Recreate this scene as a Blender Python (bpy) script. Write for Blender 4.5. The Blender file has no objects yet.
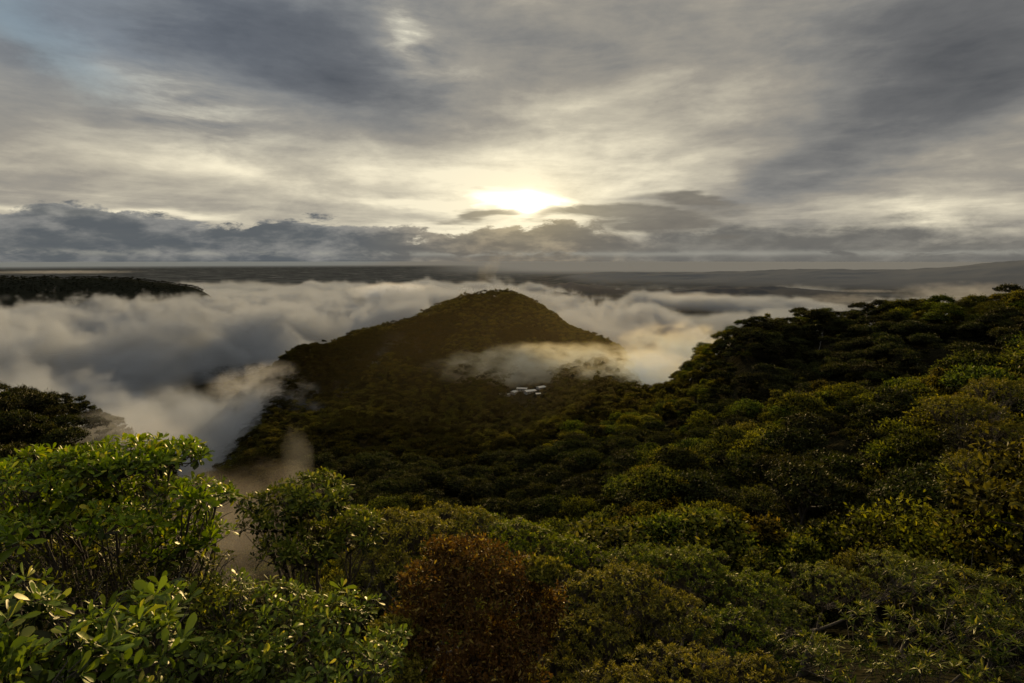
import bpy, math, random
import numpy as np
from math import radians, sin, cos, tan, atan2, pi, exp, log

random.seed(7)
rng = np.random.default_rng(11)
scene = bpy.context.scene
col = scene.collection

# ------------------------------------------------------------------ frame
F = 569.0                      # focal length in pixels of the 1024 px wide picture
PITCH = radians(8.2)
ZC = 620.0                     # eye height above the plain
def slope(px, py):
    u = (px - 512) / F
    v = (341.5 - py) / F
    yd = cos(PITCH) + v * sin(PITCH)
    zd = -sin(PITCH) + v * cos(PITCH)
    return u / yd, zd / yd
def at(px, py, Y):
    a, b = slope(px, py)
    return (a * Y, Y, b * Y)       # relative to the eye
def azel(px, py):
    a, b = slope(px, py)
    return math.degrees(math.atan(a)), math.degrees(math.atan(b / math.sqrt(1 + a * a)))

cam_data = bpy.data.cameras.new('camera')
cam = bpy.data.objects.new('camera', cam_data)
col.objects.link(cam)
cam.location = (0, 0, ZC)
cam.rotation_euler = (radians(90) - PITCH, 0, 0)
cam_data.sensor_width = 36
cam_data.lens = 36 * F / 1024
cam_data.clip_start = 0.1
cam_data.clip_end = 400000
scene.camera = cam

# ------------------------------------------------------------------ node helper
class S:
    """a node socket with arithmetic"""
    def __init__(s, nt, sock): s.nt, s.k = nt, sock
    def _m(s, op, *o):
        n = s.nt.nodes.new('ShaderNodeMath'); n.operation = op
        for i, x in enumerate((s,) + o):
            if isinstance(x, S): s.nt.links.new(x.k, n.inputs[i])
            else: n.inputs[i].default_value = x
        return S(s.nt, n.outputs[0])
    def __add__(s, o): return s._m('ADD', o)
    __radd__ = __add__
    def __sub__(s, o): return s._m('SUBTRACT', o)
    def __rsub__(s, o): return (s * -1.0) + o
    def __mul__(s, o): return s._m('MULTIPLY', o)
    __rmul__ = __mul__
    def __truediv__(s, o): return s._m('DIVIDE', o)
    def __neg__(s): return s * -1.0
    def exp(s): return s._m('EXPONENT')
    def max(s, o): return s._m('MAXIMUM', o)
    def min(s, o): return s._m('MINIMUM', o)
    def pow(s, o): return s._m('POWER', o)
    def clamp(s): return s.max(0.0).min(1.0)
class G:
    def __init__(g, nt): g.nt = nt
    def new(g, t, **kw):
        n = g.nt.nodes.new(t)
        for k, v in kw.items(): setattr(n, k, v)
        return n
    def link(g, a, b): g.nt.links.new(a.k if isinstance(a, S) else a, b)
    def put(g, sock, v):
        if isinstance(v, S): g.nt.links.new(v.k, sock)
        elif isinstance(v, (int, float)) : sock.default_value = v
        elif isinstance(v, tuple): sock.default_value = v if len(v) == len(sock.default_value) else tuple(v) + (1.0,)
        else: g.nt.links.new(v, sock)
    def xyz(g, v):
        n = g.new('ShaderNodeSeparateXYZ'); g.put(n.inputs[0], v)
        return S(g.nt, n.outputs[0]), S(g.nt, n.outputs[1]), S(g.nt, n.outputs[2])
    def vec(g, x, y, z):
        n = g.new('ShaderNodeCombineXYZ')
        for i, q in enumerate((x, y, z)): g.put(n.inputs[i], q)
        return S(g.nt, n.outputs[0])
    def noise(g, v, scale=1.0, detail=4.0, rough=0.5, dist=0.0, color=False):
        n = g.new('ShaderNodeTexNoise')
        g.put(n.inputs['Vector'], v); n.inputs['Scale'].default_value = scale
        n.inputs['Detail'].default_value = detail; n.inputs['Roughness'].default_value = rough
        n.inputs['Distortion'].default_value = dist
        return S(g.nt, n.outputs['Color' if color else 'Fac'])
    def smooth(g, x, a, b, lo=0.0, hi=1.0):
        n = g.new('ShaderNodeMapRange', interpolation_type='SMOOTHSTEP')
        g.put(n.inputs[0], x); n.inputs[1].default_value = a; n.inputs[2].default_value = b
        n.inputs[3].default_value = lo; n.inputs[4].default_value = hi
        return S(g.nt, n.outputs[0])
    def mix(g, f, a, b, blend='MIX'):
        n = g.new('ShaderNodeMix', data_type='RGBA', blend_type=blend)
        g.put(n.inputs[0], f); g.put(n.inputs[6], a); g.put(n.inputs[7], b)
        return S(g.nt, n.outputs[2])
    def ramp(g, f, stops):
        n = g.new('ShaderNodeValToRGB'); e = n.color_ramp.elements
        while len(e) < len(stops): e.new(0.5)
        for q, (p, c) in zip(e, stops): q.position = p; q.color = (c[0], c[1], c[2], 1)
        g.put(n.inputs[0], f)
        return S(g.nt, n.outputs[0])
    def gauss(g, x, y, cx, cy, rx, ry, rot=0.0):
        dx = x - cx; dy = y - cy
        c, s_ = cos(radians(rot)), sin(radians(rot))
        a = (dx * c + dy * s_) * (1 / rx); b = (dy * c - dx * s_) * (1 / ry)
        return (-(a * a + b * b)).exp()

# ------------------------------------------------------------------ sky
SUN_AZ, SUN_EL = azel(528, 203)
world = bpy.data.worlds.new("World"); scene.world = world; world.use_nodes = True
nt = world.node_tree; nt.nodes.clear(); g = G(nt)
out = g.new('ShaderNodeOutputWorld'); bg = g.new('ShaderNodeBackground')
g.link(bg.outputs[0], out.inputs[0])
D = g.new('ShaderNodeTexCoord').outputs['Generated']
dx, dy, dz = g.xyz(D)
az = dx._m('ARCTAN2', dy) * (180 / pi)
el = dz._m('ARCSINE') * (180 / pi)
h = (dz.max(0.0) + 0.07)
P = g.vec(dx / h, dy / h, 0.3)                       # a flat cloud ceiling seen in perspective
# domain warp of the large features
w1 = g.noise(P, 0.55, 4, 0.55, color=True)
wx, wy, wz = g.xyz(w1)
wa = g.noise(g.vec(az * 0.045, el * 0.13, 5.0), 1.0, 5, 0.6, color=True)
ax, ay, _ = g.xyz(wa)
A = az + (wx - 0.5) * 14 + (ax - 0.5) * 13
E = el + (wy - 0.5) * 5 + (ay - 0.5) * 4.2
def G2(px, py, rx, ry, rot=0.0, warp=True):
    a, e = azel(px, py)
    return g.gauss(A if warp else az, E if warp else el, a, e, rx, ry, rot)
f_big = g.noise(P, 0.8, 5, 0.55, 0.4)
Pr = g.vec(az * 0.052 - el * 0.05, el * 0.125 + az * .012, 1.7)
f_str = g.noise(Pr, 1.1, 7, 0.66, 0.25)               # streaky layer
f_fine = g.noise(g.vec(az * 0.10, el * 0.42, 2.0), 1.0, 7, 0.60, 0.3)
f_puff = g.noise(g.vec(az * 0.22, el * 0.42, 8.0), 1.0, 6, 0.62, 0.15)
dsun = ((az - SUN_AZ) * 0.5)._m('POWER', 2.0) + (el - SUN_EL)._m('POWER', 2.0)
t = 0.485 + (f_big - 0.5) * 0.50 + (f_str - 0.5) * 0.46 + (f_fine - 0.5) * 0.42 + (f_puff - 0.5) * 0.14
t = t + g.smooth(el, 22, 7) * 0.16
t = t + (dsun * (-1 / 90.0)).exp() * 0.20
t = t + (dsun * (-1 / 16.0)).exp() * 0.16
# darker masses
t = t - G2(300, 62, 13, 4.2, -18) * 0.33
t = t - G2(420, 100, 9, 3.0, -20) * 0.10
t = t - G2(900, 110, 14, 4.4, 24) * 0.34
t = t - G2(960, 45, 12, 4.5, 10) * 0.15
t = t - G2(800, 178, 7, 1.8, 10) * 0.26
t = t - G2(120, 110, 11, 2.2, -5) * 0.08
t = t - G2(40, 60, 8, 4, 0) * 0.08
# lighter areas
t = t + G2(300, 165, 20, 2.0, 0) * 0.13
t = t + G2(600, 100, 12, 4, 0) * 0.08
t = t + G2(820, 178, 16, 1.2, 4) * 0.14
t = t + G2(930, 205, 12, .9, 0) * 0.20
t = t + G2(392, 38, 5, 1.5, -30) * (f_fine - .36) * 1.3
t = t + G2(180, 104, 6, 2.2, -10) * (f_fine - .36) * 1.3
t = t + G2(110, 210, 11, .55, 0) * 0.30
t = t + G2(400, 195, 6, .7, -6) * 0.18
t = t - G2(650, 190, 4, .6, 0) * 0.22
t = t - g.smooth(az._m('ABSOLUTE'), 55, 95) * g.smooth(el, 55, 32) * 0.42  # sky out of view darkened so the near sides of crowns go dark
col_hi = g.ramp(t, [(0.0, (.085, .090, .098)), (0.25, (.150, .152, .154)), (0.42, (.235, .230, .216)),
                    (0.58, (.345, .318, .268)), (0.76, (.57, .52, .405)), (0.95, (.95, .86, .64))])
zen = g.smooth(el, 34, 64) * 1.6 + 1.0  # sky above the frame brightened to light the crown tops
col_hi = g.mix(1.0, col_hi, g.vec(zen, zen, zen), 'MULTIPLY')
# cold tint away from the sun, high and left
cold = g.smooth(el, 7, 18) * g.smooth(az, 6, -34) * 0.75 + g.smooth(el, 12, 26) * 0.05
col_hi = g.mix(cold, col_hi, g.mix(1.0, col_hi, (.86, 1.0, 1.22), 'MULTIPLY'))
# low bank of cumulus at the horizon
f_cu = g.noise(g.vec(az * 0.13, el * 0.32, 9.0), 1.0, 7, 0.60, 0.25)
f_cu2 = g.noise(g.vec(az * 0.35, el * 1.0, 4.0), 1.0, 5, 0.6, 0.5)
bank_top = 2.75 + (f_cu - 0.5) * 6.4 + (f_cu2 - 0.5) * 2.0 + g.smooth(az, -5, -22) * 0.9 + g.smooth(az, 18, 4) * g.smooth(az, -2, 6) * 0.8 - g.smooth(az, 15, 30) * 0.2
edge = bank_top - el
bank = g.smooth(edge, -0.25, 0.28) * g.smooth(az, 12, 4) + g.smooth(edge, -1.5, 1.0) * g.smooth(az, 4, 12)
lit = g.smooth(g.noise(g.vec(az * 0.20, el * 0.55, 3.0), 1.0, 6, 0.60, 0.1) + (edge * -.12).max(-.1) + .06, 0.38, 0.68)
b_left = g.mix(lit, (.082, .097, .112), (.25, .25, .24))
b_mid = g.mix(lit, (.135, .122, .105), (.33, .275, .195))
b_right = g.mix(lit, (.130, .127, .118), (.215, .205, .180))
side = g.mix(g.smooth(az, -19, -1), b_left, b_mid)
side = g.mix(g.smooth(az, 3, 17), side, b_right)
col_ = g.mix(bank * 0.93, col_hi, side)
# dark streak cloud under the sun and to its right
dk = g.smooth(G2(655, 214, 13, 1.9, -3) + G2(700, 190, 8, .8, -8) * .7 + G2(470, 216, 6.5, .9, 3) * .8 + (f_fine - 0.5) * 1.1, 0.36, 0.80)
col_ = g.mix(dk * 0.85, col_, g.mix(f_cu2, (.105, .100, .090), (.24, .215, .175)))
# thin pale line above the horizon haze
line = (-(((el - 0.55 - (f_cu - 0.5) * 0.5) * 4.0)._m('POWER', 2.0))).exp() * g.smooth(f_cu2 + g.smooth(az, 4, 12) * 0.2 - g.smooth(az, 22, 30) * 0.2, 0.40, 0.60)
col_ = g.mix(line * 0.5, col_, (.36, .35, .30))
# the sun burning through the torn cloud
sx = (az - SUN_AZ + 0.8) + (ax - 0.5) * 5 + (el - SUN_EL) * 1.5; sy = (el - SUN_EL) + (ay - 0.5) * 1.6 + (f_cu2 - 0.5) * 1.0
rag = (f_fine - 0.5) * 2.6 + (f_cu2 - 0.5) * 1.6
s_wide = g.smooth((-(sx * sx * (1 / 55.) + (sy - 0.5) * (sy - 0.5) * (1 / 1.5))).exp() + rag * 0.42, 0.42, 1.0)
s_core = (-(((az - SUN_AZ) * (az - SUN_AZ)) * (1 / 3.2) + ((el - SUN_EL) * (el - SUN_EL)) * (1 / .75))).exp()
s_tiny = (-(((az - SUN_AZ) * (az - SUN_AZ)) * (1 / .7) + ((el - SUN_EL) * (el - SUN_EL)) * (1 / .5))).exp()
s_halo = (dsun * (-1 / 10.0)).exp()
f_sun = g.vec(s_wide * 0.85 + s_core * 1.5 + s_tiny * 5 + s_halo * .20, s_wide * .76 + s_core * 1.3 + s_tiny * 4.4 + s_halo * .155, s_wide * .52 + s_core * .95 + s_tiny * 3.2 + s_halo * .06)
col_ = g.mix(1.0, col_, f_sun, 'ADD')
# physical clear sky shows only through one thin gap high on the left
sky = g.new('ShaderNodeTexSky', sky_type='NISHITA', sun_disc=False)
sky.sun_elevation = radians(SUN_EL); sky.sun_rotation = radians(SUN_AZ)
skyc = g.mix(1.0, S(nt, sky.outputs[0]), (1.0, 1.0, 1.0), 'MULTIPLY')
gap = g.smooth(G2(15, 30, 7, 3.2, -30) + (f_str - 0.5) * 1.2 + (f_fine - .5) * 1.0, 0.3, 1.1) * 0.6
col_ = g.mix(1.0, col_, (10.0, 10.0, 10.0), 'MULTIPLY')      # the Background runs at 0.1
col_ = g.mix(gap, col_, g.mix(1.0, skyc, (1.2, 1.35, 1.5), 'MULTIPLY'))
col_ = g.mix(g.smooth(G2(60, 20, 9, 5, -30) + (f_fine - .5) * 1.2, .3, 1.0) * .35, col_, (2.1, 2.6, 3.2))
# below the horizon
col_ = g.mix(g.smooth(el, 0.0, -2.0), col_, (.3, .31, .3))
g.link(col_, bg.inputs[0]); bg.inputs[1].default_value = 0.1
world.cycles.sampling_method = 'MANUAL'
world.cycles.sample_map_resolution = 1024

sun_data = bpy.data.lights.new('sun', 'SUN'); sun = bpy.data.objects.new('sun', sun_data); col.objects.link(sun)
sun_data.energy = 5.0; sun_data.angle = radians(2.0); sun_data.color = (1.0, .76, .42)
a, e = radians(SUN_AZ), radians(SUN_EL + 4.5)       # lamp set above the visible disc so its light grazes the crown tops
from mathutils import Vector, Matrix, Quaternion
sun.rotation_euler = Vector((sin(a) * cos(e), cos(a) * cos(e), sin(e))).to_track_quat('Z', 'Y').to_euler()
sun.location = (0, 0, ZC + 50)

scene.view_settings.view_transform = 'Standard'; scene.view_settings.look = 'None'
scene.view_settings.exposure = 0; scene.view_settings.gamma = 1
cy = scene.cycles
cy.use_denoising = True
cy.max_bounces = 6; cy.diffuse_bounces = 1; cy.glossy_bounces = 2; cy.transmission_bounces = 2
cy.transparent_max_bounces = 8; cy.volume_bounces = 2
cy.use_adaptive_sampling = True; cy.adaptive_threshold = 0.03
cy.caustics_reflective = False; cy.caustics_refractive = False
# ------------------------------------------------------------------ mesh + material helpers
def mesh_from(name, V, Fq, mat=None, smooth=False, painted_light=None):
    """V (n,3); Fq (m,3|4) index array, or list of such"""
    V = np.asarray(V, dtype=np.float32)
    if not isinstance(Fq, list): Fq = [Fq]
    Fq = [np.asarray(f, dtype=np.int32) for f in Fq if len(f)]
    me = bpy.data.meshes.new(name)
    me.vertices.add(len(V)); me.vertices.foreach_set('co', V.ravel())
    loops = np.concatenate([f.ravel() for f in Fq])
    sizes = np.concatenate([np.full(len(f), f.shape[1], dtype=np.int32) for f in Fq])
    starts = np.concatenate([[0], np.cumsum(sizes)[:-1]]).astype(np.int32)
    me.loops.add(len(loops)); me.loops.foreach_set('vertex_index', loops)
    me.polygons.add(len(sizes)); me.polygons.foreach_set('loop_start', starts); me.polygons.foreach_set('loop_total', sizes)
    me.polygons.foreach_set('use_smooth', np.full(len(sizes), smooth, dtype=bool))
    me.update(calc_edges=True)
    if painted_light is not None:
        at_ = me.attributes.new('painted_light', 'FLOAT', 'POINT'); at_.data.foreach_set('value', np.ascontiguousarray(painted_light, dtype=np.float32))
    if mat: me.materials.append(mat)
    return me
def link(name, me, parent=None, loc=None):
    o = bpy.data.objects.new(name, me); col.objects.link(o)
    if parent: o.parent = parent
    if loc is not None: o.location = loc
    return o
def tag(o, label=None, cat=None, group=None, kind=None):
    if label: o['label'] = label
    if cat: o['category'] = cat
    if group: o['group'] = group
    if kind: o['kind'] = kind
    return o
def root(name, loc, label, cat, group=None):
    o = bpy.data.objects.new(name, None); col.objects.link(o); o.location = loc; o.empty_display_size = 1
    return tag(o, label, cat, group)

def leaf_material(name, c_dark, c_light, c_tip, gloss=0.12, rough=0.42, trans=0.30, tree_var=0.35, patch=3.0):
    """foliage: diffuse + translucent + waxy sheen; every leaf its own tone, every tree its own tone"""
    m = bpy.data.materials.new(name); m.use_nodes = True; nt = m.node_tree; nt.nodes.clear(); g = G(nt)
    out = g.new('ShaderNodeOutputMaterial')
    geo = g.new('ShaderNodeNewGeometry'); oi = g.new('ShaderNodeObjectInfo')
    r = S(nt, geo.outputs['Random Per Island']); ro = S(nt, oi.outputs['Random'])
    pos = geo.outputs['Position']
    nz = g.noise(pos, 1.0 / patch, 3, 0.6)
    lum = g.new('ShaderNodeAttribute'); lum.attribute_name = 'painted_light'; painted_light = S(nt, lum.outputs['Fac'])     # painted shading: clump tops light, insides and undersides dark
    c_shade = tuple(v * .18 for v in c_dark)  # shade tone painted on leaves inside and under the clumps
    c = g.mix(g.smooth(painted_light + r * .35, .16, .80), c_shade, g.mix(g.smooth(r * 0.65 + nz * 0.5 + painted_light * .3, 0.35, 1.1), c_dark, c_light))
    c = g.mix(g.smooth(r, 0.84, 0.97) * 0.8 * painted_light, c, c_tip)
    hs = g.new('ShaderNodeHueSaturation')
    g.put(hs.inputs['Hue'], 0.5 + (ro - 0.5) * 0.055 * tree_var / .35); g.put(hs.inputs['Value'], 1.0 + (ro * 7.31)._m('FRACT') * tree_var * 2 - tree_var)
    g.put(hs.inputs['Saturation'], 0.9 + (ro * 3.7)._m('FRACT') * 0.2); g.put(hs.inputs['Color'], c)
    c = S(nt, hs.outputs[0])
    d = g.new('ShaderNodeBsdfDiffuse'); tr = g.new('ShaderNodeBsdfTranslucent'); gl = g.new('ShaderNodeBsdfGlossy')
    c = g.mix(1.0, c, (1.18, 1.12, .78), 'MULTIPLY')
    g.put(d.inputs[0], c)
    g.put(tr.inputs[0], g.mix(1.0, c, (1.95, 1.85, .45), 'MULTIPLY'))
    gl.inputs['Color'].default_value = (1.0, .90, .66, 1); gl.inputs['Roughness'].default_value = rough
    m1 = g.new('ShaderNodeMixShader'); m1.inputs[0].default_value = trans; g.link(d.outputs[0], m1.inputs[1]); g.link(tr.outputs[0], m1.inputs[2])
    fr = g.new('ShaderNodeFresnel'); fr.inputs[0].default_value = 1.45
    m2 = g.new('ShaderNodeMixShader'); g.put(m2.inputs[0], (S(nt, fr.outputs[0]) * gloss * 3.4).min(0.3)); g.link(m1.outputs[0], m2.inputs[1]); g.link(gl.outputs[0], m2.inputs[2])
    g.link(m2.outputs[0], out.inputs[0])
    return m
def plain_material(name, fn, rough=0.9, spec=0.2):
    m = bpy.data.materials.new(name); m.use_nodes = True; nt = m.node_tree
    b = nt.nodes['Principled BSDF']; g = G(nt)
    b.inputs['Roughness'].default_value = rough; b.inputs['Specular IOR Level'].default_value = spec
    c = fn(g, nt, b)
    if c is not None: g.put(b.inputs['Base Color'], c)
    return m
def bark_fn(g, nt, b):
    tc = g.new('ShaderNodeTexCoord').outputs['Object']
    n = g.noise(tc, 3.0, 6, 0.7, 0.5)
    bp = g.new('ShaderNodeBump'); g.put(bp.inputs['Height'], n); bp.inputs['Strength'].default_value = 0.6; bp.inputs['Distance'].default_value = 0.05
    g.link(bp.outputs[0], b.inputs['Normal'])
    return g.mix(n, (.035, .026, .018), (.13, .11, .085))
BARK = plain_material('bark', bark_fn)

# ------------------------------------------------------------------ terrain
# canopy-level points read off the view: (px, py, distance); the ground lies CAN metres lower
CP = []
def cp(px, py, Y, can): x, y, z = at(px, py, Y); CP.append((x, y, z - can))
for q in [(500, 289, 1200), (520, 294, 1195), (545, 308, 1180), (590, 335, 1160), (622, 352, 1120), (470, 296, 1195), (450, 303, 1190), (425, 312, 1185), (400, 321, 1180), (375, 328, 1170), (350, 335, 1160), (300, 347, 1120), (272, 372, 1050),
          (500, 330, 1000), (420, 350, 980), (350, 370, 950), (560, 345, 960), (300, 400, 800),
          (450, 385, 800), (380, 400, 720), (450, 430, 570), (350, 430, 560), (300, 460, 430), (380, 470, 370), (450, 470, 400), (520, 440, 500),
           (570, 390, 720), (640, 395, 600), (670, 385, 540), (700, 362, 520), (740, 325, 480), (800, 315, 450), (860, 312, 420), (940, 306, 400), (1024, 300, 380),
          (1100, 296, 350),
          (560, 430, 450), (620, 430, 380), (600, 465, 260), (700, 430, 300), (700, 395, 400), (780, 380, 330), (800, 350, 400), (860, 360, 340), (900, 385, 260),
          (940, 350, 300), (1000, 340, 290), (1000, 382, 120), (1060, 370, 100), (960, 420, 115), (900, 400, 190), (840, 390, 250),
          (830, 415, 180), (900, 470, 105), (800, 440, 170), (700, 470, 190), (640, 500, 160), (720, 510, 110), (800, 500, 100), (560, 500, 230), (480, 500, 260), (400, 500, 250), (900, 540, 60),
          (980, 480, 62), (1030, 460, 60)]:
    cp(*q, 11)
cp(525, 389, 800, 2)
for q in [(60, 408, 250), (0, 404, 240), (-80, 400, 220), (110, 418, 260), (30, 440, 190), (110, 450, 200), (150, 470, 210)]: cp(*q, 11)
# ravine and hidden valley floors (under the fog)
for q in [(220, 470, 430), (240, 440, 600), (200, 480, 330), (230, 520, 180), (300, 520, 180), (210, 560, 110), (180, 540, 130)]: cp(*q, 34)
for (px, Y, z) in [(0, 420, -190), (80, 420, -200), (150, 420, -205), (-100, 400, -180), (0, 700, -330), (120, 760, -340), (150, 900, -330), (0, 1300, -400), (150, 1200, -350),
                   (-150, 900, -350), (500, 1600, -200), (500, 2200, -420), (620, 1400, -290), (660, 1000, -290), (700, 850, -260), (740, 700, -200), (720, 1200, -380), (800, 650, -150), (860, 620, -140),
                   (1000, 560, -130), (1100, 560, -120), (900, 900, -330), (1100, 900, -300), (800, 1000, -370), (1000, 1500, -420), (300, 1600, -300), (400, 1500, -260), (100, 2400, -420),
                   (300, 2600, -420), (700, 2400, -430), (1000, 2400, -430), (-200, 2400, -420), (1300, 2400, -430),
                   (230, 1400, -330), (180, 1300, -345), (235, 1000, -310), (190, 900, -320), (240, 1700, -320), (330, 1450, -250), (200, 2000, -330), (0, 2000, -400)]:
    a, b = slope(px, 300); CP.append((a * Y, Y, z))
# the ridge the camera stands on (local ground, then behind)
for (x, y, z) in [(0, 0, -5.5), (5, -5, -5), (-5, -5, -5), (0, -7, -4), (0, 2, -7), (-6, 8, -11.5), (0, 10, -13), (8, 10, -14), (-15, 10, -15), (15, 15, -17), (0, 22, -21), (12, 25, -24), (-6, 20, -22), (-20, 25, -28), (0, 45, -36), (25, 40, -29), (50, 45, -32), (45, 20, -20),
                  (-60, 30, -36), (-60, 100, -70), (-25, 60, -55), (-120, 60, -55), (90, 60, -25), (150, 60, -25), (60, 70, -41), (0, 90, -70), (25, 90, -65), (0, 150, -105),
                  (0, -15, -3), (40, -20, -6), (-40, -20, -8), (0, -80, 0), (150, -80, 0), (-150, -80, -10), (0, -500, -60), (500, -400, -60), (-500, -400, -80), (900, 0, -150), (-900, 0, -200),
                  (0, -2400, -200), (2400, 0, -300), (-2400, 0, -400), (2000, -1500, -300), (-2000, -1500, -300), (1000, 300, -150), (600, 200, -60), (-500, 200, -160), (-900, 600, -320), (2000, 1300, -420), (1200, 800, -320)]:
    CP.append((x, y, z))
CP = np.array(CP)
def _q(x, y):
    r = np.sqrt(x * x + y * y) + 14.0
    L = np.log(r / 14.0)                       # log-polar chart so near and far detail count alike
    a = np.arctan2(x, y)
    return np.stack([L * np.sin(a) * 1.5, L * np.cos(a) * 1.0 + 0 * L, L * 0.6], -1)
_C = _q(CP[:, 0], CP[:, 1])
def _phi(d): return np.sqrt(d * d + .22 ** 2)
def _dist(A, B): return np.sqrt(((A[:, None, :] - B[None, :, :]) ** 2).sum(-1) + 1e-4)
_n = len(CP)
_K = np.zeros((_n + 4, _n + 4)); _K[:_n, :_n] = _phi(_dist(_C, _C)) + np.eye(_n) * -0.015
_K[:_n, _n] = 1; _K[:_n, _n + 1:] = _C; _K[_n, :_n] = 1; _K[_n + 1:, :_n] = _C.T
_W = np.linalg.solve(_K + 1e-9 * np.eye(_n + 4), np.concatenate([CP[:, 2], np.zeros(4)]))

# value noise, cheap and repeatable
_T = rng.random((256, 256))
def vnoise(x, y):
    xi = np.floor(x).astype(int); yi = np.floor(y).astype(int); fx = x - xi; fy = y - yi
    fx = fx * fx * (3 - 2 * fx); fy = fy * fy * (3 - 2 * fy)
    a = _T[xi % 256, yi % 256]; b = _T[(xi + 1) % 256, yi % 256]; c = _T[xi % 256, (yi + 1) % 256]; d = _T[(xi + 1) % 256, (yi + 1) % 256]
    return (a * (1 - fx) + b * fx) * (1 - fy) + (c * (1 - fx) + d * fx) * fy - 0.5
def fbm(x, y, o=5, ridge=False):
    s = np.zeros_like(x, dtype=float); A = 1.0
    for i in range(o):
        n = vnoise(x + i * 17.3, y - i * 9.1)
        s += A * ((0.5 - np.abs(n) * 2) if ridge else n); A *= .5; x = x * 2.03; y = y * 2.03
    return s
def sst(x, a, b):
    t = np.clip((x - a) / (b - a), 0, 1); return t * t * (3 - 2 * t)
def far_height(x, y):
    r = np.sqrt(x * x + y * y)
    z = -ZC + 4 + fbm(x / 3600, y / 3600, 4, True) * 10 * sst(r, 2500, 9000) + 30
    a = np.degrees(np.arctan2(x, y))
    # dark wooded ridge far on the left
    px_ = lambda p: math.degrees(math.atan((p - 512) / F / 0.995))
    ridge = sst(a, px_(262), px_(195)) * np.exp(-((y - 4300) / 700.) ** 2)
    crest = -158 + 34 * np.exp(-((a - px_(98)) / 3.5) ** 2) + fbm(x / 500, y / 500, 5) * 60 - sst(a, px_(120), px_(230)) * 70
    z = np.maximum(z, z + (crest - z) * ridge)
    # long mountain rising to the right, 16 km out
    m = np.exp(-((r - 16500) / 3800.) ** 2)
    top = -420 + sst(a, 14, 30) * 110 + sst(a, 33, 46) * 320 + sst(a, 46, 60) * 200 + fbm(x / 1500, y / 1500, 5, True) * 70
    z = np.maximum(z, z + (top + 25 - z) * m * sst(a, 2, 10))
    # low hills in the middle distance
    m2 = np.exp(-((r - 9500) / 1500.) ** 2)
    z = z + m2 * (150 * np.exp(-((a - 5.5) / 5.) ** 2) + 120 * np.exp(-((a - 22) / 8.) ** 2)) * (0.8 + fbm(x / 900, y / 900, 4, True))
    return z
def height(x, y):
    """ground height relative to the eye"""
    x = np.atleast_1d(np.asarray(x, float)); y = np.atleast_1d(np.asarray(y, float))
    sh = x.shape; x = x.ravel(); y = y.ravel()
    out = np.empty_like(x)
    for i in range(0, len(x), 20000):
        q = _q(x[i:i + 20000], y[i:i + 20000])
        out[i:i + 20000] = _phi(_dist(q, _C)) @ _W[:_n] + _W[_n] + q @ _W[_n + 1:]
    r = np.sqrt(x * x + y * y)
    out = np.minimum(out, -3.5 + 40 * sst(r, 12, 60))
    near = out + fbm(x / 60, y / 60, 4) * 5.0 * sst(r, 30, 200) + fbm(x / 190, y / 190, 4, True) * 8 * sst(r, 350, 900)
    k = sst(r, 1900, 2900)
    z = near * (1 - k) + far_height(x, y) * k
    return z.reshape(sh)
def hz(x, y): return float(height(x, y)[0])

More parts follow.
